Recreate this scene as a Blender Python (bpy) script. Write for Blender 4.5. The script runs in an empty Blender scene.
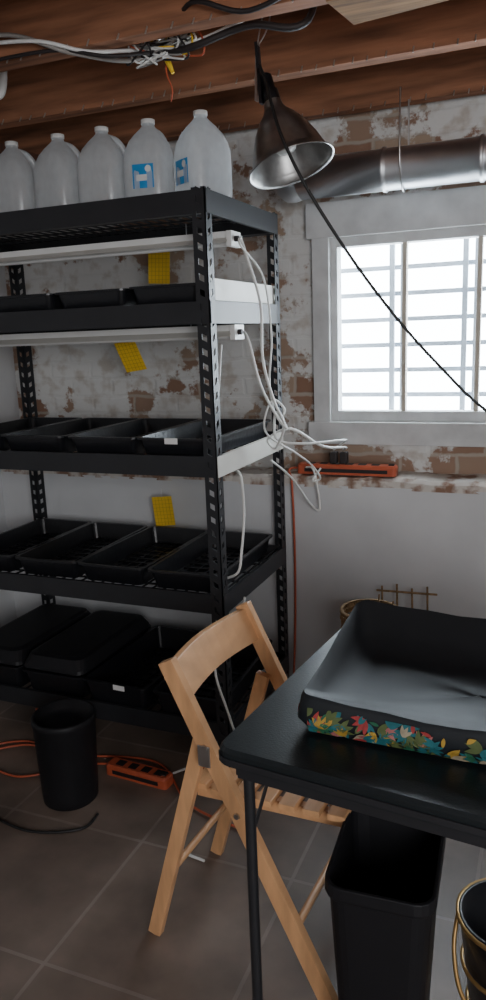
import bpy, math, random
from mathutils import Vector, Matrix
random.seed(7)
V=Vector
# ------------------------------------------------------------------ materials
def newmat(name):
    m=bpy.data.materials.new(name); m.use_nodes=True
    nt=m.node_tree; b=nt.nodes['Principled BSDF']
    return m,nt,b
def mat(name,col,rough=0.5,metal=0.0,var=0.12,scale=12,bump=0.0,spec=0.5,stretch=None):
    m,nt,b=newmat(name)
    tc=nt.nodes.new('ShaderNodeTexCoord'); mp=nt.nodes.new('ShaderNodeMapping')
    if stretch: mp.inputs['Scale'].default_value=stretch
    nz=nt.nodes.new('ShaderNodeTexNoise'); nz.inputs['Scale'].default_value=scale; nz.inputs['Detail'].default_value=5
    cr=nt.nodes.new('ShaderNodeValToRGB')
    c=V(col)
    cr.color_ramp.elements[0].position=0.3; cr.color_ramp.elements[1].position=0.7
    cr.color_ramp.elements[0].color=(*[max(0,x*(1-var)) for x in c],1)
    cr.color_ramp.elements[1].color=(*[min(1,x*(1+var)) for x in c],1)
    nt.links.new(tc.outputs['Object'],mp.inputs[0]); nt.links.new(mp.outputs[0],nz.inputs[0])
    nt.links.new(nz.outputs[0],cr.inputs[0]); nt.links.new(cr.outputs[0],b.inputs['Base Color'])
    b.inputs['Roughness'].default_value=rough; b.inputs['Metallic'].default_value=metal
    b.inputs['Specular IOR Level'].default_value=spec
    if bump:
        bp=nt.nodes.new('ShaderNodeBump'); bp.inputs['Strength'].default_value=bump; bp.inputs['Distance'].default_value=0.01
        nt.links.new(nz.outputs[0],bp.inputs['Height']); nt.links.new(bp.outputs[0],b.inputs['Normal'])
    return m
BLACK=mat('black_powdercoat',(0.020,0.021,0.024),0.42)
PLAST=mat('black_plastic',(0.010,0.0105,0.013),0.33,bump=0.1,scale=60)
PLAST2=mat('dark_plastic',(0.011,0.011,0.013),0.5,spec=0.3)
OFFW=mat('offwhite_enamel_and_beam_glare',(0.62,0.60,0.55),0.4,var=0.05)
WHITE=mat('white_plastic',(0.8,0.8,0.78),0.35,var=0.03)
CORDW=mat('white_cord',(0.75,0.75,0.72),0.45,var=0.05)
CORDB=mat('black_cord',(0.012,0.012,0.012),0.5)
ORANGE=mat('orange_plastic',(0.50,0.10,0.045),0.45)
YELLOW=mat('yellow_card',(0.80,0.52,0.03),0.5,var=0.05)
YGRID=mat('card_grid_ink',(0.45,0.28,0.03),0.6)
BIRCH=mat('birch_wood',(0.64,0.35,0.17),0.42,var=0.14,scale=7,stretch=(6,1.2,1.2))
STEEL=mat('steel',(0.6,0.6,0.6),0.3,1.0)
ALU=mat('spun_aluminium',(0.40,0.40,0.39),0.36,1.0,scale=30,var=0.2)
BULB=mat('bulb_glass_frosted',(0.55,0.55,0.52),0.3)
DUCT=mat('galvanised_duct',(0.75,0.78,0.81),0.42,1.0,scale=5,bump=0.35,var=0.15)
JOIST=mat('joist_wood',(0.31,0.135,0.07),0.75,var=0.5,scale=5,bump=0.3,stretch=(0.6,6,6))
JOISTD=mat('old_dark_wood',(0.12,0.052,0.032),0.85,var=0.4,scale=4,bump=0.3,stretch=(0.6,6,6))
PINE=mat('pine_board',(0.25,0.135,0.06),0.75,var=0.5,scale=5,stretch=(1.2,14,14),spec=.2)
NAIL=mat('nail_metal',(0.55,0.5,0.45),0.4,0.6)
TVIN=mat('table_vinyl',(0.012,0.016,0.018),0.32,bump=0.08,scale=260)
LEATH=mat('bag_lining',(0.012,0.013,0.015),0.55,bump=0.10,scale=10,spec=0.28)
BAGK=mat('bag_black_print_ground',(0.008,0.011,0.014),0.6)
WOODT=mat('window_timber_paint',(0.62,0.63,0.63),0.6,var=0.16,scale=9,bump=0.3)
TAPE=mat('muntin_paint',(0.55,0.50,0.42),0.6)
BARS=mat('security_bar_paint',(0.42,0.46,0.52),0.6)
WICK=mat('wicker',(0.30,0.19,0.09),0.7,var=0.4,scale=60,bump=0.5)
BLUE=mat('blue_label',(0.03,0.30,0.65),0.4)
LBL=mat('paper_label',(0.8,0.8,0.78),0.6,var=0.05)
BRASS=mat('brass_hoop',(0.50,0.31,0.12),0.4,0.7)
SLOT=mat('socket_dark',(0.02,0.015,0.015),0.6)
# translucent jug plastic
JUG,nt,b=newmat('hdpe_jug')
nt.nodes.remove(b); out=[n for n in nt.nodes if n.type=='OUTPUT_MATERIAL'][0]
df=nt.nodes.new('ShaderNodeBsdfDiffuse'); df.inputs[0].default_value=(0.84,0.88,0.90,1)
tr=nt.nodes.new('ShaderNodeBsdfTranslucent'); tr.inputs[0].default_value=(0.93,0.95,0.96,1)
tp=nt.nodes.new('ShaderNodeBsdfTransparent'); gl=nt.nodes.new('ShaderNodeBsdfGlossy'); gl.inputs['Roughness'].default_value=0.25
nz=nt.nodes.new('ShaderNodeTexNoise'); nz.inputs['Scale'].default_value=8
m1=nt.nodes.new('ShaderNodeMixShader'); m2=nt.nodes.new('ShaderNodeMixShader'); m3=nt.nodes.new('ShaderNodeMixShader')
m1.inputs[0].default_value=0.5; nt.links.new(df.outputs[0],m1.inputs[1]); nt.links.new(tr.outputs[0],m1.inputs[2])
mr=nt.nodes.new('ShaderNodeMapRange'); mr.inputs[3].default_value=0.15; mr.inputs[4].default_value=0.35
nt.links.new(nz.outputs[0],mr.inputs[0]); nt.links.new(mr.outputs[0],m2.inputs[0])
nt.links.new(m1.outputs[0],m2.inputs[1]); nt.links.new(tp.outputs[0],m2.inputs[2])
m3.inputs[0].default_value=0.06; nt.links.new(m2.outputs[0],m3.inputs[1]); nt.links.new(gl.outputs[0],m3.inputs[2])
nt.links.new(m3.outputs[0],out.inputs[0])
# glass
GLASS,nt,b=newmat('window_glass'); nt.nodes.remove(b); out=[n for n in nt.nodes if n.type=='OUTPUT_MATERIAL'][0]
tp=nt.nodes.new('ShaderNodeBsdfTransparent'); gl=nt.nodes.new('ShaderNodeBsdfGlossy'); gl.inputs['Roughness'].default_value=0.02
mx=nt.nodes.new('ShaderNodeMixShader'); mx.inputs[0].default_value=0.05
nz=nt.nodes.new('ShaderNodeTexNoise'); nz.inputs['Scale'].default_value=6; cr=nt.nodes.new('ShaderNodeValToRGB')
cr.color_ramp.elements[0].color=(0.86,0.9,0.93,1); cr.color_ramp.elements[1].color=(1,1,1,1)
nt.links.new(nz.outputs[0],cr.inputs[0]); nt.links.new(cr.outputs[0],tp.inputs[0])
nt.links.new(tp.outputs[0],mx.inputs[1]); nt.links.new(gl.outputs[0],mx.inputs[2]); nt.links.new(mx.outputs[0],out.inputs[0])
# brick with peeling paint
def brickmat(name,thr):
    m,nt,b=newmat(name); L=nt.links.new
    tc=nt.nodes.new('ShaderNodeTexCoord'); sp=nt.nodes.new('ShaderNodeSeparateXYZ'); cb=nt.nodes.new('ShaderNodeCombineXYZ')
    L(tc.outputs['Object'],sp.inputs[0]); L(sp.outputs[0],cb.inputs[0]); L(sp.outputs[2],cb.inputs[1])
    wn=nt.nodes.new('ShaderNodeTexNoise'); wn.inputs['Scale'].default_value=9; wn.inputs['Detail'].default_value=3
    L(cb.outputs[0],wn.inputs[0])
    vm=nt.nodes.new('ShaderNodeVectorMath'); vm.operation='SCALE'; vm.inputs['Scale'].default_value=0.03
    va=nt.nodes.new('ShaderNodeVectorMath'); va.operation='ADD'
    L(wn.outputs['Color'],vm.inputs[0]); L(cb.outputs[0],va.inputs[0]); L(vm.outputs[0],va.inputs[1])
    br=nt.nodes.new('ShaderNodeTexBrick'); br.inputs['Scale'].default_value=1
    br.inputs['Brick Width'].default_value=0.21; br.inputs['Row Height'].default_value=0.075; br.inputs['Mortar Size'].default_value=0.010
    br.inputs['Mortar Smooth'].default_value=0.7
    br.inputs['Color1'].default_value=(0.27,0.15,0.10,1); br.inputs['Color2'].default_value=(0.40,0.30,0.22,1); br.inputs['Mortar'].default_value=(0.42,0.36,0.30,1)
    L(va.outputs[0],br.inputs[0])
    n1=nt.nodes.new('ShaderNodeTexNoise'); n1.inputs['Scale'].default_value=2.3; n1.inputs['Detail'].default_value=8; n1.inputs['Roughness'].default_value=0.64
    L(cb.outputs[0],n1.inputs[0])
    z1=nt.nodes.new('ShaderNodeMapRange'); z1.inputs[1].default_value=0.92; z1.inputs[2].default_value=1.04; z1.inputs[3].default_value=-0.07; z1.inputs[4].default_value=0
    L(sp.outputs[2],z1.inputs[0])
    x1=nt.nodes.new('ShaderNodeMapRange'); x1.inputs[1].default_value=-1.3; x1.inputs[2].default_value=-0.95; x1.inputs[3].default_value=0; x1.inputs[4].default_value=-0.012
    L(sp.outputs[0],x1.inputs[0])
    s1=nt.nodes.new('ShaderNodeMath'); s1.operation='ADD'; L(n1.outputs[0],s1.inputs[0]); L(z1.outputs[0],s1.inputs[1])
    s2=nt.nodes.new('ShaderNodeMath'); s2.operation='ADD'; L(s1.outputs[0],s2.inputs[0]); L(x1.outputs[0],s2.inputs[1])
    cr=nt.nodes.new('ShaderNodeValToRGB'); cr.color_ramp.elements[0].position=thr; cr.color_ramp.elements[1].position=thr+0.02
    L(s2.outputs[0],cr.inputs[0])
    n2=nt.nodes.new('ShaderNodeTexNoise'); n2.inputs['Scale'].default_value=14; n2.inputs['Detail'].default_value=6; L(cb.outputs[0],n2.inputs[0])
    cp=nt.nodes.new('ShaderNodeValToRGB'); cp.color_ramp.elements[0].position=0.35; cp.color_ramp.elements[0].color=(0.54,0.50,0.45,1)
    cp.color_ramp.elements[1].position=0.5; cp.color_ramp.elements[1].color=(0.70,0.70,0.68,1); L(n2.outputs[0],cp.inputs[0])
    mx=nt.nodes.new('ShaderNodeMixRGB'); L(cr.outputs[0],mx.inputs[0]); L(br.outputs[0],mx.inputs[1]); L(cp.outputs[0],mx.inputs[2])
    L(mx.outputs[0],b.inputs['Base Color']); b.inputs['Roughness'].default_value=0.85
    ad=nt.nodes.new('ShaderNodeMath'); ad.operation='MULTIPLY_ADD'; ad.inputs[1].default_value=-0.4; L(br.outputs['Fac'],ad.inputs[0])
    a2=nt.nodes.new('ShaderNodeMath'); a2.operation='MULTIPLY_ADD'; a2.inputs[1].default_value=0.35; L(cr.outputs[0],a2.inputs[0]); L(n2.outputs[0],a2.inputs[2])
    L(a2.outputs[0],ad.inputs[2])
    bp=nt.nodes.new('ShaderNodeBump'); bp.inputs['Strength'].default_value=0.55; bp.inputs['Distance'].default_value=0.008
    L(ad.outputs[0],bp.inputs['Height']); L(bp.outputs[0],b.inputs['Normal'])
    return m
BRICK=brickmat('peeling_painted_brick',0.447)
PLASTER=mat('whitewashed_plaster',(0.62,0.63,0.64),0.8,var=0.09,scale=3,bump=0.25)
LEDGE,nt,b=newmat('chipped_ledge'); L=nt.links.new
tc=nt.nodes.new('ShaderNodeTexCoord'); nz=nt.nodes.new('ShaderNodeTexNoise'); nz.inputs['Scale'].default_value=14; nz.inputs['Detail'].default_value=8
cr=nt.nodes.new('ShaderNodeValToRGB'); cr.color_ramp.elements[0].position=.40; cr.color_ramp.elements[0].color=(.27,.16,.11,1); cr.color_ramp.elements[1].position=.53; cr.color_ramp.elements[1].color=(.62,.58,.53,1)
L(tc.outputs['Object'],nz.inputs[0]); L(nz.outputs[0],cr.inputs[0]); L(cr.outputs[0],b.inputs['Base Color']); b.inputs['Roughness'].default_value=.9
bp=nt.nodes.new('ShaderNodeBump'); bp.inputs['Strength'].default_value=.8; bp.inputs['Distance'].default_value=.01; L(nz.outputs[0],bp.inputs['Height']); L(bp.outputs[0],b.inputs['Normal'])
# floor tile
TILE,nt,b=newmat('floor_tile'); L=nt.links.new
tc=nt.nodes.new('ShaderNodeTexCoord'); mp=nt.nodes.new('ShaderNodeMapping'); mp.inputs['Location'].default_value=(0.13,0.2,0)
br=nt.nodes.new('ShaderNodeTexBrick'); br.offset=0; br.inputs['Scale'].default_value=1; br.inputs['Brick Width'].default_value=0.46; br.inputs['Row Height'].default_value=0.46
br.inputs['Mortar Size'].default_value=0.005; br.inputs['Color1'].default_value=(0.20,0.15,0.12,1); br.inputs['Color2'].default_value=(0.175,0.132,0.107,1); br.inputs['Mortar'].default_value=(0.25,0.20,0.17,1)
L(tc.outputs['Object'],mp.inputs[0]); L(mp.outputs[0],br.inputs[0])
nz=nt.nodes.new('ShaderNodeTexNoise'); nz.inputs['Scale'].default_value=6; nz.inputs['Detail'].default_value=8; L(tc.outputs['Object'],nz.inputs[0])
cr=nt.nodes.new('ShaderNodeValToRGB'); cr.color_ramp.elements[0].position=0.3;cr.color_ramp.elements[0].color=(0.7,0.7,0.7,1); cr.color_ramp.elements[1].position=0.7; cr.color_ramp.elements[1].color=(1.2,1.2,1.2,1)
L(nz.outputs[0],cr.inputs[0]); mx=nt.nodes.new('ShaderNodeMixRGB'); mx.blend_type='MULTIPLY'; mx.inputs[0].default_value=1; L(br.outputs[0],mx.inputs[1]); L(cr.outputs[0],mx.inputs[2])
L(mx.outputs[0],b.inputs['Base Color']); b.inputs['Roughness'].default_value=0.45
bp=nt.nodes.new('ShaderNodeBump'); bp.inputs['Strength'].default_value=0.4; bp.inputs['Distance'].default_value=0.004; bp.invert=True; L(br.outputs['Fac'],bp.inputs['Height']); L(bp.outputs[0],b.inputs['Normal'])

# ------------------------------------------------------------------ mesh builder
class B:
    def __init__(s,name): s.n=name; s.v=[]; s.f=[]; s.m=[]; s.sm=[]; s.mats=[]
    def mi(s,m):
        if m not in s.mats: s.mats.append(m)
        return s.mats.index(m)
    def add(s,vs,fs,m,smooth=False):
        o=len(s.v); s.v+= [V(p) for p in vs]; k=s.mi(m)
        for f in fs: s.f.append([i+o for i in f]); s.m.append(k); s.sm.append(smooth)
    def box(s,c,d,m,R=None):
        c=V(c); h=[x/2 for x in d]; vs=[]
        for z in(-1,1):
            for y in(-1,1):
                for x in(-1,1):
                    p=V((x*h[0],y*h[1],z*h[2]))
                    if R: p=R@p
                    vs.append(c+p)
        s.add(vs,[(0,2,3,1),(4,5,7,6),(0,1,5,4),(2,6,7,3),(0,4,6,2),(1,3,7,5)],m)
    def bar(s,p,q,w,h,m,up=(0,0,1)):
        p=V(p);q=V(q); a=(q-p); L=a.length; a.normalize(); u=V(up)
        if abs(a.dot(u))>0.99:u=V((1,0,0))
        x=a.cross(u).normalized(); y=x.cross(a).normalized()
        s.box((p+q)/2,(w,h,L),m,Matrix((x,y,a)).transposed())
    def rings(s,rs,m,smooth=True,cap0=True,cap1=True,closed=False):
        n=len(rs[0]); vs=[p for r in rs for p in r]; fs=[]
        for i in range(len(rs)-1):
            for j in range(n): k=(j+1)%n; fs.append((i*n+j,i*n+k,(i+1)*n+k,(i+1)*n+j))
        s.add(vs,fs,m,smooth)
        if cap0: s.add(rs[0],[tuple(range(n))[::-1]],m)
        if cap1: s.add(rs[-1],[tuple(range(n))],m)
    def lathe(s,prof,o,ax,m,n=28,cap0=True,cap1=True):
        o=V(o); ax=V(ax).normalized(); t=V((0,0,1)) if abs(ax.z)<0.9 else V((1,0,0))
        x=ax.cross(t).normalized(); y=ax.cross(x)
        s.rings([[o+ax*h+(x*math.cos(a)+y*math.sin(a))*r for a in [2*math.pi*j/n for j in range(n)]] for h,r in prof],m,True,cap0,cap1)
    def cyl(s,p,q,r,m,n=14,r2=None):
        p=V(p);q=V(q); s.lathe([(0,r),((q-p).length,r if r2 is None else r2)],p,q-p,m,n)
    def tube(s,pts,r,m,n=6,sub=8,closed=False):
        P=[V(p) for p in pts]; out=[]
        for i in range(len(P)-1):
            a=P[max(i-1,0)];b_=P[i];c=P[i+1];d=P[min(i+2,len(P)-1)]
            for k in range(sub):
                t=k/sub; out.append(0.5*((2*b_)+(c-a)*t+(2*a-5*b_+4*c-d)*t*t+(3*b_-a-3*c+d)*t**3))
        out.append(P[-1]); rs=[]; x=None
        for i,p in enumerate(out):
            t=(out[min(i+1,len(out)-1)]-out[max(i-1,0)]).normalized()
            if x is None:
                x=t.cross(V((0.3,0.2,1))).normalized()
            x=(x-t*x.dot(t)).normalized(); y=t.cross(x)
            rs.append([p+(x*math.cos(a)+y*math.sin(a))*r for a in [2*math.pi*j/n for j in range(n)]])
        s.rings(rs,m)
    def obj(s,bevel=0,T=None):
        me=bpy.data.meshes.new(s.n); me.from_pydata([tuple(p) for p in s.v],[],s.f)
        for m in s.mats: me.materials.append(m)
        me.polygons.foreach_set('material_index',s.m); me.polygons.foreach_set('use_smooth',s.sm); me.update()
        o=bpy.data.objects.new(s.n,me); bpy.context.scene.collection.objects.link(o)
        if T: o.matrix_world=T
        if bevel:
            mo=o.modifiers.new('bevel','BEVEL'); mo.width=bevel; mo.segments=2; mo.limit_method='ANGLE'; mo.angle_limit=0.9
        return o
def rrect(w,d,r,z,cx=0,cy=0,k=4):
    pts=[]
    for sx,sy,a0 in((1,1,0),(-1,1,90),(-1,-1,180),(1,-1,270)):
        for i in range(k+1):
            a=math.radians(a0+90*i/k); pts.append(V((cx+sx*(w/2-r)+r*math.cos(a),cy+sy*(d/2-r)+r*math.sin(a),z)))
    return pts
def TR(x,y,z,deg=0): return Matrix.Translation((x,y,z))@Matrix.Rotation(math.radians(deg),4,'Z')

XL,XR,YB,YF=-2.32,1.7,2.85,-1.6
# ------------------------------------------------------------------ room shell
b=B('floor'); b.box(((XL+XR)/2,(YF+3.1)/2,-0.05),(XR-XL+0.4,3.1-YF+0.4,0.1),TILE); b.obj()
wx0,wx1,wz0,wz1=-0.86,0.33,1.01,1.87
b=B('wall_back')
b.box(((XL+wx0)/2,YB+0.11,1.2),(wx0-XL,0.22,2.44),BRICK)
b.box(((XR+wx1)/2,YB+0.11,1.2),(XR-wx1,0.22,2.44),BRICK)
b.box(((wx0+wx1)/2,YB+0.11,wz0/2),(wx1-wx0,0.22,wz0),BRICK)
b.box(((wx0+wx1)/2,YB+0.11,(wz1+2.42)/2),(wx1-wx0,0.22,2.42-wz1),BRICK)
b.obj()
b=B('wall_foundation')
b.box(((XL+XR)/2,2.765,0.43),(XR-XL,0.168,0.86),PLASTER)
n=130; rs=[]
for i in range(n+1):
    x=XL+0.005+(XR-XL-0.01)*i/n; e=0.014*random.random()**2; h=0.888+0.008*random.random()
    rs.append([V((x,2.680+e*.3,0.852)),V((x,2.680+e,h-.012)),V((x,2.690+e*2,h)),V((x,2.848,h)),V((x,2.848,0.852))])
b.rings(rs,LEDGE,False); b.obj()
b=B('wall_left'); b.box((XL-0.08,(YF+3.1)/2,1.2),(0.16,3.1-YF,2.44),PLASTER); b.obj()
b=B('wall_right'); b.box((XR+0.08,(YF+3.1)/2,1.2),(0.16,3.1-YF,2.44),PLASTER); b.obj()
b=B('wall_front'); b.box(((XL+XR)/2,YF-0.08,1.2),(XR-XL,0.16,2.44),PLASTER); b.obj()
b=B('ceiling')
y=YF
while y<3.1:
    b.box(((XL+XR)/2,y+0.07,2.405),(XR-XL+0.3,0.135,0.03),JOISTD); y+=0.14
b.box(((XL+XR)/2,(YF+3.1)/2,2.45),(XR-XL+0.3,3.1-YF,0.05),JOISTD)
b.obj()
b=B('ceiling_joists')
for k,y in enumerate([-1.2,-0.75,-0.3,0.15,0.6,1.05,1.45,1.86,2.32,2.78]):
    b.box(((XL+XR)/2,y,2.28),(XR-XL,0.055,0.22),JOIST)
    if y>1.4:
        x=-2.2
        while x<0.9:
            b.cyl((x,y-0.028,2.178+0.006*random.random()),(x,y-0.040,2.163),0.002,NAIL,5); x+=0.04+0.05*random.random()
b.obj()
b=B('trim_header'); b.box((-1.99,2.56,2.09),(0.06,0.40,0.14),JOISTD); b.obj()
b=B('pine_board'); b.bar((-0.50,1.87,2.150),(0.5,1.72,2.150),0.16,0.025,PINE); b.obj(0.002)

# ------------------------------------------------------------------ window
b=B('window_1')
def fr(x0,x1,z0,z1,y0,y1,m): b.box(((x0+x1)/2,(y0+y1)/2,(z0+z1)/2),(x1-x0,y1-y0,z1-z0),m)
gx0,gx1,gz0,gz1=-0.785,0.255,1.12,1.735
fr(wx0-0.01,gx0-0.02,wz0,wz1,2.815,2.95,WOODT); fr(gx1+0.02,wx1+0.01,wz0,wz1,2.815,2.95,WOODT)
fr(wx0-0.03,wx1+0.03,gz1+0.03,wz1+0.02,2.81,2.95,WOODT); fr(wx0-0.03,wx1+0.03,wz0-0.01,gz0-0.035,2.80,2.95,WOODT)
fr(gx0-0.02,gx0+0.006,gz0-0.035,gz1+0.03,2.84,2.90,WOODT); fr(gx1-0.006,gx1+0.02,gz0-0.035,gz1+0.03,2.84,2.90,WOODT)
fr(gx0+0.006,gx1-0.006,gz1-0.004,gz1+0.03,2.84,2.90,WOODT); fr(gx0+0.006,gx1-0.006,gz0-0.035,gz0+0.004,2.84,2.90,WOODT)
for x in(-0.53,-0.268,-0.008): fr(x-0.008,x+0.008,gz0+0.004,gz1-0.004,2.845,2.88,TAPE)
b.box(((gx0+gx1)/2,2.87,(gz0+gz1)/2),(gx1-gx0,0.003,gz1-gz0),GLASS)
win=b.obj(0.003)
b=B('security_bars')
for z in(1.06,1.165,1.265,1.365,1.465,1.565,1.665,1.765,1.83):
    b.box((-0.26,3.105,z),(1.7,0.02,0.018),BARS)
for x in(-0.95,-0.60,-0.32,-0.04,0.24,0.5):
    b.box((x-0.022,3.085,1.45),(0.020,0.02,0.95),BARS); b.box((x+0.022,3.085,1.45),(0.020,0.02,0.95),BARS)
sb=b.obj(); sb.parent=win

# ------------------------------------------------------------------ duct
b=B('air_duct')
prof=[(0,0.066)]
L_=2.5; h=0
while h<L_:
    prof+= [(h,0.066),(h+0.29,0.066),(h+0.293,0.071),(h+0.303,0.071),(h+0.306,0.066)]; h+=0.31
b.lathe(prof,(-0.86,2.66,1.945),(1,0,0.0),DUCT,32)
b.lathe([(0,0.066),(0.03,0.068),(0.06,0.06),(0.085,0.035),(0.09,0.0)],(-0.86,2.66,1.945),(-1,0.1,-0.15),DUCT,32)
for xx in(-0.5,0.3,1.1): b.tube([(xx,2.59,2.17),(xx,2.586,1.95),(xx,2.66,1.872),(xx,2.735,1.95),(xx,2.735,2.17)],0.003,STEEL)
b.obj()

# ------------------------------------------------------------------ shelving unit
SX0,SX1,SY0,SY1=-2.075,-0.93,2.016,2.615
levels=[1.83,1.527,1.073,0.633,0.19]
b=B('storage_shelf')
def post(cx,cy,sx,sy):
    w=0.042; t=0.003
    for ax in(0,1):
        def P(u,z,o):
            return V((cx+sx*u,cy+sy*o,z)) if ax==0 else V((cx+sx*o,cy+sy*u,z))
        def pc(u0,u1,z0,z1,s0,s1):
            vs=[P(u0,z0+s0,0),P(u1,z0+s1,0),P(u1,z1+s1,0),P(u0,z1+s0,0),P(u0,z0+s0,t),P(u1,z0+s1,t),P(u1,z1+s1,t),P(u0,z1+s0,t)]
            b.add(vs,[(0,1,2,3),(7,6,5,4),(0,4,5,1),(1,5,6,2),(2,6,7,3),(3,7,4,0)],BLACK)
        pc(0,0.013,0.0,1.835,0,0); pc(0.029,w,0.0,1.835,0,0)
        z=0.0
        while z<1.82:
            pc(0.013,0.029,z,min(z+0.024,1.832),0,0.0 if z==0 else 0.008); z+=0.042
    b.box((cx+sx*0.02,cy+sy*0.02,0.008),(0.05,0.05,0.016),PLAST)
post(SX0,SY0,1,1);post(SX1,SY0,-1,1);post(SX0,SY1,1,-1);post(SX1,SY1,-1,-1)
for i,z in enumerate(levels):
    bh=0.064
    for y,sg in((SY0,-1),(SY1,1)):
        b.box(((SX0+SX1)/2,y-sg*0.010,z-bh/2),(SX1-SX0-0.01,0.012,bh),BLACK)
        b.box(((SX0+SX1)/2,y-sg*0.028,z-bh+0.004),(SX1-SX0-0.02,0.03,0.004),BLACK)
    for x,sg in((SX0,-1),(SX1,1)):
        m=OFFW if (x==SX1 and i in(2,)) else BLACK  # third shelf's dark right beam coloured off-white, standing in for window reflection
        b.box((x-sg*0.004,(SY0+SY1)/2,z-bh/2),(0.012,SY1-SY0-0.01,bh),m)
    if i==1: b.box((SX1-0.012,(SY0+SY1)/2+0.01,z+0.034),(0.006,SY1-SY0-0.05,0.062),OFFW)
    x=SX0+0.03
    while x<SX1-0.01: b.box((x,(SY0+SY1)/2,z-0.014),(0.005,SY1-SY0-0.01,0.005),BLACK); x+=0.04
    for k in range(1,6): y=SY0+(SY1-SY0)*k/6; b.box(((SX0+SX1)/2,y,z-0.019),(SX1-SX0-0.02,0.006,0.006),BLACK)
b.obj()

# ------------------------------------------------------------------ seed trays
def tray(x,y,z,deg=0,w=0.266,d=0.53,h=0.06,ribs=True,label=None,m=PLAST):
    b=B('seed_tray'); r=0.02; ti=0.004
    b.rings([rrect(w-0.04,d-0.05,r,0),rrect(w-0.018,d-0.022,r,h-0.006),rrect(w,d,r+0.006,h-0.006),rrect(w,d,r+0.006,h),
             rrect(w-0.022,d-0.028,r,h),rrect(w-0.046,d-0.056,r,ti)],m,False,True,True)
    if ribs:
        for k in range(-4,5): b.box((0,k*0.048,ti+0.004),(w-0.07,0.006,0.008),m)
        for k in(-2,-1,0,1,2): b.box((k*0.04,0,ti+0.003),(0.005,d-0.07,0.006),m)
    if label is not None: b.box((label,-d/2-0.0015,h-0.008),(0.045,0.002,0.018),LBL)
    return b.obj(T=TR(x,y,z,deg))
cx=[-1.088,-1.357,-1.626,-1.895]
for k,x in enumerate(cx): tray(x,2.305,levels[2]-0.010,[-1,1,-1,1][k],label=0.0 if k==0 else None)
for k,x in enumerate(cx): tray(x,2.305,levels[3]-0.010,[1,-1,1,0][k],h=0.065)
for k,x in enumerate(cx[1:]): tray(x,2.305,levels[1]-0.010,0,h=0.062,label=-0.05 if k==2 else None)
tray(cx[0]-0.004,2.305,levels[1]-0.010,0,h=0.064,w=0.25)
for k,x in enumerate(cx): tray(x,2.28,levels[4]-0.010,[2,-2,1,0][k],h=0.09,label=0.03 if k==1 else None)
b=B('propagation_dome')
for k,(x,z) in enumerate([(-1.895,levels[4]+0.085),(-1.626,levels[4]+0.085)]):
    b.rings([rrect(0.265,0.51,0.03,z,x,2.28),rrect(0.26,0.505,0.03,z+0.012,x,2.28),rrect(0.235,0.47,0.04,z+0.045,x,2.28),rrect(0.20,0.43,0.04,z+0.05,x,2.28)],PLAST2,False)
b.obj(0.003)

# grow lights
for z,y in((1.715,2.235),(1.437,2.235)):
    b=B('fluorescent_grow_light')
    b.box((-1.495,y,z+0.012),(1.11,0.055,0.022),WHITE)
    b.rings([[V((x,y+dy,z+dz)) for dy,dz in((-0.05,-0.012),(-0.028,0.004),(0.028,0.004),(0.05,-0.012),(0.047,-0.013),(0.026,0.001),(-0.026,0.001),(-0.047,-0.013))] for x in(-2.05,-0.945)],OFFW,False)
    b.box((-0.940,y,z+0.0),(0.018,0.075,0.046),WHITE); b.box((-2.053,y,z),(0.018,0.075,0.046),WHITE)
    b.cyl((-2.045,y,z-0.012),(-0.945,y,z-0.012),0.008,WHITE,10)
    b.cyl((-0.931,y-0.01,z+0.0),(-0.918,y-0.01,z),0.009,SLOT,10)
    for x in(-1.9,-1.1): b.tube([(x,y,z+0.02),(x,y,z+0.06)],0.002,STEEL)
    b.obj(0.002)

# milk jugs
def jug(x,y,z,deg,label,ha=45):
    b=B('water_jug'); n=36; rs=[]; ha=math.radians(ha)
    prof=[(0,.066,3.5),(.006,.074,3.6),(.03,.077,3.6),(.10,.077,3.6),(.15,.076,3.4),(.175,.072,3),(.20,.062,2.6),(.222,.045,2.3),(.24,.027,2),(.248,.020,2),(.262,.020,2)]
    for h,r,e in prof:
        ring=[]
        for j in range(n):
            a=2*math.pi*j/n; c,s_=math.cos(a),math.sin(a)
            rr=r/((abs(c)**e+abs(s_)**e)**(1/e))
            if 0.14<h<0.235:
                k=max(0,math.cos(a-ha))**6; rr*=1-0.32*k
            ring.append(V((rr*c,rr*s_,h)))
        rs.append(ring)
    b.rings(rs,JUG,True)
    ca,sa=math.cos(ha),math.sin(ha)
    b.tube([(ca*t,sa*t,h) for t,h in((.02,.238),(.048,.230),(.070,.205),(.078,.17),(.076,.135))],0.011,JUG,10)
    b.lathe([(0,.022),(.012,.022),(.013,.019)],(0,0,.255),(0,0,1),WHITE,20)
    if label:
        rs=[]
        for k in range(7):
            xx=-.034+.068*k/6; yy=-.0775+0.0015*abs(k-3)/3
            rs.append([V((xx,yy,.055)),V((xx,yy,.125)),V((xx,yy+.0008,.125)),V((xx,yy+.0008,.055))])
        b.rings(rs,BLUE,False); b.box((-.004,-.0792,.085),(.034,.0012,.018),LBL)
        b.lathe([(0,.010),(.001,.010)],(.018,-.0788,.110),(0,-1,0),LBL,16)
    b.obj(T=TR(x,y,z,deg))
for x,d,l,ha in((-1.04,-32,True,120),(-1.222,10,True,60),(-1.392,6,False,45),(-1.562,-4,False,60),(-1.75,10,False,45)): jug(x,2.25,1.8265,d,l,ha)

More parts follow.
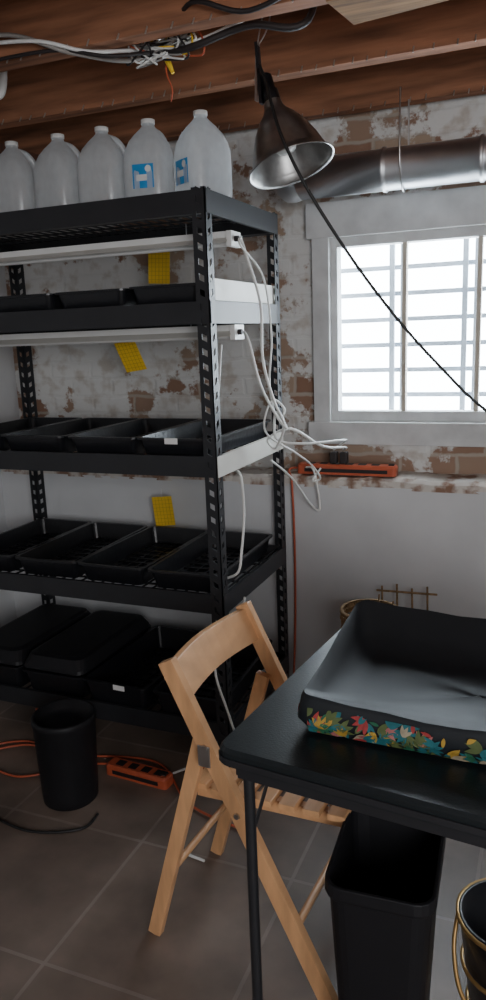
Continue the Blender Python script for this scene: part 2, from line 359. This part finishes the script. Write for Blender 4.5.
# sticky traps
for (x,y,z,rx,ry) in((-1.39,2.58,1.685,0,4),(-1.455,2.44,1.365,25,-8),(-1.44,2.59,0.745,0,-6)):
    b=B('yellow_sticky_trap'); b.box((0,0,0),(0.09,0.001,0.12),YELLOW)
    for k in range(1,6): b.box((-.045+.015*k,-.001,0),(.001,.001,.118),YGRID)
    for k in range(1,8): b.box((0,-.001,-.06+.015*k),(.088,.001,.001),YGRID)
    b.tube([(0,0,.058),(0.002,0.003,.09)],.0012,STEEL,4)
    b.obj(T=Matrix.Translation((x,y,z))@Matrix.Rotation(math.radians(rx),4,'X')@Matrix.Rotation(math.radians(ry),4,'Y'))

# ------------------------------------------------------------------ power strips & cords
def strip(name,c,L,deg):
    b=B(name); b.rings([rrect(L,0.055,0.012,0),rrect(L,0.055,0.012,0.03),rrect(L-0.01,0.045,0.01,0.038)],ORANGE,False)
    k=-L/2+0.05
    while k<L/2-0.03: b.box((k,0,0.0385),(0.03,0.03,0.002),SLOT); k+=0.05
    b.box((L/2-.02,0,.04),(.02,.02,.006),SLOT); b.box((0,-.028,.016),(L-.06,.002,.014),SLOT); b.obj(0.001,T=TR(*c,deg))
strip('power_strip',(-0.72,2.735,0.897),0.38,0)
strip('power_strip',(-1.22,1.92,0.0),0.24,-4)
b=B('power_plugs')
for x in(-.77,-.73): b.box((x,2.735,.959),(.028,.03,.045),SLOT)
b.obj(0.004)
b=B('white_power_cords')
b.tube([(-.912,2.225,1.715),(-.885,2.2,1.66),(-.86,2.24,1.52),(-.85,2.22,1.35),(-.82,2.23,1.22),(-.80,2.26,1.14),(-.845,2.3,1.06),(-.87,2.30,1.09),(-.80,2.33,1.12),(-.72,2.42,1.05),(-.69,2.6,1.02),(-.73,2.73,.99)],.0045,CORDW)
b.tube([(-.912,2.225,1.437),(-.885,2.2,1.40),(-.86,2.22,1.27),(-.82,2.25,1.17),(-.79,2.26,1.13),(-.83,2.27,1.18),(-.84,2.3,1.09),(-.76,2.34,1.07),(-.68,2.5,1.06),(-.71,2.68,1.03),(-.77,2.73,.99)],.0045,CORDW)
b.tube([(-.912,2.23,1.72),(-.895,2.18,1.69),(-.87,2.30,1.60),(-.86,2.33,1.42),(-.86,2.30,1.27),(-.83,2.28,1.16),(-.80,2.27,1.19),(-.84,2.26,1.22),(-.86,2.25,1.12),(-.80,2.38,1.03),(-.80,2.55,.96),(-.79,2.62,.90),(-.82,2.62,.89),(-.80,2.66,.93)],.0035,CORDW)
b.tube([(-.96,2.20,1.0),(-.91,2.15,.99),(-.90,2.14,.87),(-.905,2.12,.75),(-.91,2.10,.69),(-.95,2.10,.665)],.0045,CORDW)
b.tube([(-.98,2.20,1.40),(-.975,2.15,1.25),(-.975,2.12,1.16)],.003,CORDW)
b.tube([(-.90,2.4,1.0),(-.86,2.5,.92),(-.83,2.62,.80),(-.80,2.64,.78),(-.82,2.64,.92),(-.86,2.67,.93)],.004,CORDW)
b.tube([(-.90,2.12,.60),(-.90,2.06,.5),(-.95,1.98,.42),(-.90,1.95,.28),(-.86,1.94,.2),(-.83,1.97,.24),(-.80,2.0,.3)],.004,CORDW)
b.tube([(-1.09,1.92,.045),(-1.0,1.88,.10),(-.97,1.80,.06),(-.97,1.72,.006),(-.92,1.64,.006),(-.84,1.62,.006)],.004,CORDW)
b.obj()
b=B('orange_extension_cord')
b.tube([(-.92,2.735,.915),(-.94,2.70,.91),(-.915,2.66,.86),(-.91,2.66,.6),(-.915,2.66,.3),(-.91,2.6,.06),(-.88,2.45,.008),(-1.0,2.1,.008),(-1.06,1.94,.03)],.0045,ORANGE)
b.tube([(-1.35,1.93,.02),(-1.5,1.92,.007),(-1.72,1.98,.007),(-1.85,1.86,.007),(-1.62,1.78,.007),(-1.5,1.89,.012),(-1.7,1.95,.014),(-1.9,1.78,.007)],.004,ORANGE)
b.tube([(-1.6,1.9,.2),(-1.58,1.88,.1),(-1.55,1.92,.008),(-1.45,1.97,.007),(-1.2,2.01,.007),(-1.0,1.84,.007),(-.8,1.78,.007)],.004,ORANGE)
b.obj()
b=B('black_floor_cord')
b.tube([(-1.62,1.60,.006),(-1.4,1.56,.006),(-1.25,1.62,.006),(-1.24,1.70,.006)],.004,CORDB)
b.obj()

# ------------------------------------------------------------------ clamp lamp
b=B('clamp_lamp'); N=V((-.738,2.057,2.03)); O=V((-.683,2.04,1.866)); ax=(O-N).normalized()
b.lathe([(0,.024),(.015,.026),(.03,.034),(.05,.052),(.08,.072),(.12,.090),(.155,.102),(.175,.112),(.180,.118),(.178,.119),(.173,.112),(.15,.099),(.12,.087),(.08,.069),(.05,.049),(.03,.03),(.015,.02)],N,ax,ALU,40)
b.lathe([(0.02,.014),(.06,.022),(.09,.034),(.115,.036),(.135,.025),(.142,0.002)],N,ax,BULB,20)
b.lathe([(-.075,.014),(-.07,.019),(-.03,.019),(-.028,.024),(.01,.024)],N,ax,PLAST,18)
s0=N-ax*.05
b.bar(s0+V((-.01,-.015,-.05)),s0+V((-.02,-.012,.10)),.02,.008,PLAST); b.bar(s0+V((-.026,-.01,-.04)),s0+V((-.018,-.012,.10)),.018,.006,STEEL)
b.tube([s0+V((-.02,-.012,.09)),s0+V((-.012,-.01,.13)),V((-.76,2.07,2.26)),V((-.765,2.08,2.30)),V((-.74,2.08,2.31)),V((-.745,2.08,2.27))],.0022,STEEL)
b.tube([s0+V((-.02,-.012,.09)),V((-.745,2.07,2.23)),V((-.74,2.1,2.37))],.0022,STEEL)
b.tube([s0-ax*.02,s0+V((.0,-.05,.03)),s0+V((.035,-.10,-.03)),V((-.66,1.91,1.90)),V((-.58,1.93,1.74)),V((-.45,2.0,1.53)),V((-.30,2.06,1.34)),V((-.12,2.1,1.17)),V((.3,2.12,.92)),V((.7,2.1,.5)),V((.9,2.1,.01))],.0042,CORDB,8)
b.obj()

# ceiling wiring
b=B('junction_box_wiring')
b.lathe([(0,.045),(.035,.045),(.037,.04)],(-1.0,2.0,2.26),(0,-.6,-1),STEEL,16)
GR=mat('grey_cable',(.30,.28,.26),.6)
b.tube([(-2.2,1.80,2.22),(-1.7,1.78,2.19),(-1.4,1.79,2.22),(-1.2,1.82,2.155),(-1.08,1.93,2.15),(-1.03,2.0,2.22)],.006,GR)
b.tube([(-2.1,1.80,2.26),(-1.6,1.80,2.22),(-1.3,1.79,2.19),(-1.15,1.84,2.155),(-1.03,2.02,2.20)],.005,WHITE)
b.tube([(-1.9,1.81,2.20),(-1.5,1.80,2.17),(-1.25,1.81,2.165),(-1.1,1.85,2.14),(-1.0,1.96,2.17)],.0045,SLOT)
b.tube([(-1.0,1.95,2.16),(-.9,1.92,2.15),(-.75,1.94,2.18),(-.62,1.97,2.17),(-.5,2.03,2.30),(.2,2.05,2.34)],.009,SLOT)
b.tube([(-1.0,1.97,2.18),(-.88,1.94,2.17),(-.75,1.96,2.21),(-.6,2.0,2.26),(-.55,2.1,2.37)],.006,WHITE)
b.tube([(-.98,1.97,2.2),(-.84,1.80,2.2),(-.7,1.81,2.16),(-.5,1.80,2.20),(-.3,1.81,2.21),(.3,1.81,2.2)],.006,SLOT)
mm=[ORANGE,WHITE,SLOT,YELLOW,STEEL,CORDW,SLOT,CORDW,WHITE,SLOT,STEEL,GR,CORDW]
for k in range(26):
    a=k*0.77; m=mm[k%13]; r=.06+.05*random.random()
    b.tube([(-1.0,1.98,2.24),(-1.0+r*math.cos(a),1.94+.03*math.sin(a),2.19),(-.99+r*math.cos(a*2.1),1.93,2.13+.012*(k%5)),(-1.0+r*math.sin(a),1.97,2.18),(-.98+.04*math.cos(a),2.0,2.25)],.0028,m,5)
b.tube([(-1.0,1.99,2.20),(-1.01,1.98,2.13),(-.995,1.98,2.08),(-1.0,1.98,2.05)],.0022,ORANGE,5)
b.cyl((-1.0,1.97,2.15),(-.985,1.97,2.115),.009,YELLOW,8,.005)
b.obj()
b=B('conduit_pipe'); b.tube([(-2.2,2.05,2.18),(-1.8,2.05,2.16),(-1.66,2.06,2.17),(-1.62,2.07,2.21),(-1.62,2.08,2.39)],.013,WHITE,10); b.obj()

# ------------------------------------------------------------------ folding chair
b=B('folding_chair')
W=0.37; HT=.748
def ptn(z): return 0.47-0.37*(z/HT)
def up(f0,z0,f1,z1,y,w=0.022,h=0.036): b.bar((f0,y,z0),(f1,y,z1),w,h,BIRCH,up=(1,0,0))
for y in(0.0,W): up(.47,0.0,.10,HT,y,0.022,0.038)
for y in(0.026,W-0.026): up(.0,0.0,.165,.575,y,0.02,0.034)
rs=[]
for k in range(11):
    t=k/10; y=0.008+(W-0.016)*t; bow=-0.022*math.sin(math.pi*t)
    rs.append([V((ptn(z)+bow+o,y,z)) for z,o in((HT-.088,-.008),(HT-.088,.006),(HT-.010,.006),(HT-.010,-.008))])
b.rings(rs,BIRCH,False)
for y in(0.055,W-0.055): b.bar((.13,y,.415),(.49,y,.432),.02,.03,BIRCH)
for k in range(7):
    f=.145+.055*k; b.box((f,W/2,.437+.017*k/6),(.038,W-0.035 if k>0 else W-.06,.014),BIRCH,Matrix.Rotation(math.radians(-2.5),3,'Y'))
b.cyl((.05,.026,.18),(.05,W-.026,.18),.009,BIRCH); b.cyl((ptn(.17),0,.17),(ptn(.17),W,.17),.009,BIRCH)
b.cyl((ptn(.405),0,.405),(ptn(.405),W,.405),.006,STEEL)
for y in(-.013,W+.013):
    b.lathe([(0,.008),(.004,.007)],(ptn(.565),y,.565),(0,-1 if y<0 else 1,0),STEEL,12); b.lathe([(0,.007),(.004,.006)],(ptn(.42),y,.42),(0,-1 if y<0 else 1,0),STEEL,12)
    b.box((ptn(.545)-.012,y*1.0,.545),(.03,.003,.05),STEEL)
b.obj(0.004,T=TR(-.850,1.33,0.0,-4))

# ------------------------------------------------------------------ card table
b=B('card_table')
TT=TR(-.538,1.098,0,-6.5); tw,td=.88,.75
b.rings([rrect(tw,td,.03,.676,tw/2,td/2),rrect(tw,td,.03,.702,tw/2,td/2),rrect(tw-.01,td-.01,.027,.709,tw/2,td/2)],TVIN,False)
b.rings([rrect(tw+.006,td+.006,.032,.680,tw/2,td/2),rrect(tw+.006,td+.006,.032,.692,tw/2,td/2)],BLACK,False)
for p,q in(((.03,.035),(tw-.03,.035)),((.03,td-.035),(tw-.03,td-.035)),((.03,.035),(.03,td-.035)),((tw-.03,.035),(tw-.03,td-.035))):
    b.bar((*p,.655),(*q,.655),.014,.035,BLACK)
for x in(.042,tw-.03):
    for y in(.05,td-.05):
        b.cyl((x,y,.67),(x,y,.015),.0105,BLACK); b.cyl((x,y,.03),(x,y,0),.014,PLAST)
        s_=1 if y<.3 else -1
        b.bar((x,y,.50),(x,y+s_*.14,.65),.003,.014,BLACK)
b.obj(0.002,T=TT)

# ------------------------------------------------------------------ soft patterned tote on table
b=B('patterned_fabric_tray')
bw,bd=.60,.40
def rq(ix,iy,zf,zb,r=.025,wob=1,crease=0):
    pts=rrect(bw-2*ix,bd-2*iy,r,0,bw/2,bd/2,5)
    res=[]
    for i,p in enumerate(pts):
        q=pts[(i+1)%len(pts)]; res.append(p.copy())
        if (q-p).length>.1:
            for k in range(1,8): res.append(p.lerp(q,k/8))
    out=[]
    for p in res:
        t=p.y/bd; sx=math.sin(p.x*17+1)*.005+.003*math.sin(p.x*41)
        base=zf+(zb-zf)*max(0,t)**1.3
        p.z=base+wob*(sx+.002*math.sin(p.y*31))*min(1,base/.04)
        p.y+=wob*.006*math.sin(p.x*13)*min(1,base/.04)
        out.append(p)
    return out
b.rings([rq(.015,.015,.003,.003,wob=0),rq(.0,.0,.025,.03),rq(.006,.004,.060,.115),rq(.010,.010,.066,.122)],BAGK,True,True,False)
rims=[rq(.010,.010,.066,.122),rq(.016,.018,.062,.114),rq(.03,.045,.050,.075,wob=.5),rq(.05,.075,.040,.045,.03,0.2),rq(.08,.10,.034,.034,.03,0)]
last=rims[-1]; cxy=V((bw/2,bd/2,.030))
for s_ in(.75,.5,.25,.04):
    rims.append([cxy+(p-cxy)*s_+V((0,0,.0025*math.sin(p.x*s_*30+p.y*22))) for p in last])
b.rings(rims,LEATH,True,False,True)
cols=[mat('leaf_'+n,c,.6,var=.2,scale=60) for n,c in(('green',(.02,.12,.06)),('teal',(.015,.13,.15)),('red',(.34,.04,.04)),('yellow',(.42,.26,.04)),('olive',(.09,.12,.04)),('pink',(.38,.13,.12)),('cream',(.38,.32,.22)))]
def leaf(ox,oz,a,L_,wd,m,side):
    pts=[]; n=6
    for k in range(n+1): t=k/n; pts.append((L_*t,wd*math.sin(math.pi*t**.8)))
    for k in range(n-1,0,-1): t=k/n; pts.append((L_*t,-wd*math.sin(math.pi*t**.8)))
    vs=[]
    for x,z in pts:
        X=ox+x*math.cos(a)-z*math.sin(a); Z=oz+x*math.sin(a)+z*math.cos(a)
        Z=min(max(Z,.006),.056)
        sl=.015*(1-Z/.025) if Z<.025 else .004*(Z-.025)/.035
        if side=='f':
            X=min(max(X,.026),bw-.026); yy=.006*math.sin(X*13)*min(1,Z/.04) ; vs.append((X,sl+yy-.0025-leaf.k,Z))
        else: X=min(max(X,.026),bd-.026); vs.append((sl*1.2-.002-leaf.k,X,Z))
    leaf.k=(leaf.k+.00004)%.0012
    b.add(vs,[tuple(range(len(vs)))],m)
leaf.k=0
for i in range(130):
    ox=random.uniform(.03,bw-.03); oz=random.uniform(.005,.05); a0=random.uniform(0,6.28); m=random.choice(cols+cols[:2]+cols[:2]+[cols[4]])
    ln=random.uniform(.018,.034)
    for j in range(random.choice([1,3,4])): leaf(ox,oz,a0+j*.5,ln,ln*.17,m,'f')
for i in range(50):
    ox=random.uniform(.03,bd-.03); oz=random.uniform(.005,.05); leaf(ox,oz,random.uniform(0,6.28),.025,.005,random.choice(cols),'s')
b.obj(T=TR(-.415,1.185,.7095,-2))

# ------------------------------------------------------------------ bins
b=B('wastebasket'); w,d,h=.198,.27,.455
b.rings([rrect(w-.05,d-.06,.03,0),rrect(w-.012,d-.014,.032,h-.03),rrect(w,d,.036,h-.03),rrect(w+.004,d+.004,.036,h-.022),rrect(w+.002,d+.002,.036,h),rrect(w-.012,d-.012,.032,h),rrect(w-.06,d-.07,.028,.008)],PLAST2,False)
b.obj(0.002,T=TR(-.256,1.262,0,3))
b=B('round_trash_can')
b.lathe([(0,.082),(.004,.086),(.03,.088),(.265,.097),(.27,.1),(.285,.1),(.29,.097),(.29,.09),(.265,.088),(.262,.05),(.262,.0)],(-1.38,1.76,0),(0,0,1),PLAST2,36,True,False)
b.obj()
b=B('brass_rimmed_bucket')
c=(-.03,1.42,0)
b.lathe([(0,.075),(.01,.08),(.22,.105),(.24,.108),(.24,.10),(.02,.073),(.018,.0)],c,(0,0,1),PLAST,32,True,False)
for h,r in((.235,.108),(.12,.096),(.02,.083)): b.lathe([(h-.004,r),(h-.004,r+.005),(h+.004,r+.006),(h+.004,r)],c,(0,0,1),BRASS,32,False,False)
b.tube([(c[0]-.108,c[1],.22),(c[0]-.11,c[1]-.05,.16),(c[0]-.08,c[1]-.105,.10),(c[0],c[1]-.13,.075),(c[0]+.08,c[1]-.105,.10),(c[0]+.11,c[1]-.05,.16),(c[0]+.108,c[1],.22)],.005,BRASS)
b.obj()
b=B('black_duffel_bag')
b.rings([[V((-1.66+r*1.0*math.cos(a),1.56+r*.8*math.sin(a),z)) for a in [2*math.pi*j/20 for j in range(20)]] for z,r in((0,.10),(.02,.125),(.06,.13),(.10,.11),(.125,.07),(.135,.02))],PLAST2)
b.tube([(-1.72,1.5,.11),(-1.70,1.48,.17),(-1.62,1.48,.17),(-1.60,1.5,.11)],.007,PLAST)
b.obj()

# wicker basket behind the table
b=B('wicker_basket'); c=V((-.545,2.36,0))
for k in range(24):
    z=.02+.02*k; r=.07+.025*(k/24)+.004*(k%2)
    b.lathe([(z-.009,r-.003),(z,r+.004),(z+.009,r-.003)],c,(0,0,1),WICK,28,False,False)
for k in range(16):
    a=2*math.pi*k/16; b.cyl(c+V((.07*math.cos(a),.07*math.sin(a),0)),c+V((.097*math.cos(a),.097*math.sin(a),.50)),.003,WICK,5)
b.lathe([(0,.068),(.006,.068)],c,(0,0,1),WICK,28)
b.lathe([(.49,.092),(.50,.102),(.51,.1),(.51,.09)],c,(0,0,1),WICK,28,False,False)
for k in range(7):
    a=k*.9; b.cyl(c+V((.03*math.cos(a),.03*math.sin(a),.01)),c+V((.03+.06*math.cos(a),.07*math.sin(a),.51+.015*(k%3))),.003,WICK,5)
b.obj()
b=B('willow_twig_rack')
for k in range(4): x=-.55+.055*k; b.cyl((x,2.62,0),(x-.012,2.63,.500+.012*(k%2)),.004,WICK,6)
for z in(.2,.485): b.cyl((-.58,2.62,z),(-.36,2.62,z+.004),.004,WICK,6)
b.obj()

# ------------------------------------------------------------------ lights / world / camera
w=bpy.data.worlds.new('World'); bpy.context.scene.world=w; w.use_nodes=True
bg=w.node_tree.nodes['Background']; bg.inputs[0].default_value=(.86,.94,1.0,1); bg.inputs[1].default_value=26
def area(name,loc,tgt,sx,sy,p,col,portal=False):
    l=bpy.data.lights.new(name,'AREA'); l.shape='RECTANGLE'; l.size=sx; l.size_y=sy; l.energy=p; l.color=col
    if portal: l.cycles.is_portal=True
    o=bpy.data.objects.new(name,l); bpy.context.scene.collection.objects.link(o); o.location=loc
    o.rotation_euler=(V(tgt)-V(loc)).to_track_quat('-Z','Y').to_euler(); return o
area('window_portal',(-.265,3.06,1.43),(-.265,0,1.43),1.2,.9,1,(1,1,1),True)
area('fill_light',(1.1,-1.4,1.5),(-.8,2.3,1.2),1.4,1.2,70,(.98,.98,1.0))  # added fill light near the front wall, no opening is built there
cam=bpy.data.cameras.new('camera'); co=bpy.data.objects.new('camera',cam); bpy.context.scene.collection.objects.link(co)
cam.sensor_fit='VERTICAL'; cam.sensor_height=36; cam.sensor_width=36; cam.lens=27; cam.clip_start=.02
co.matrix_world=Matrix(((.9241,-.0487,.3790,0),(.3803,.2136,-.8998,0),(-.0371,.9758,.2159,1.43),(0,0,0,1)))
bpy.context.scene.camera=co
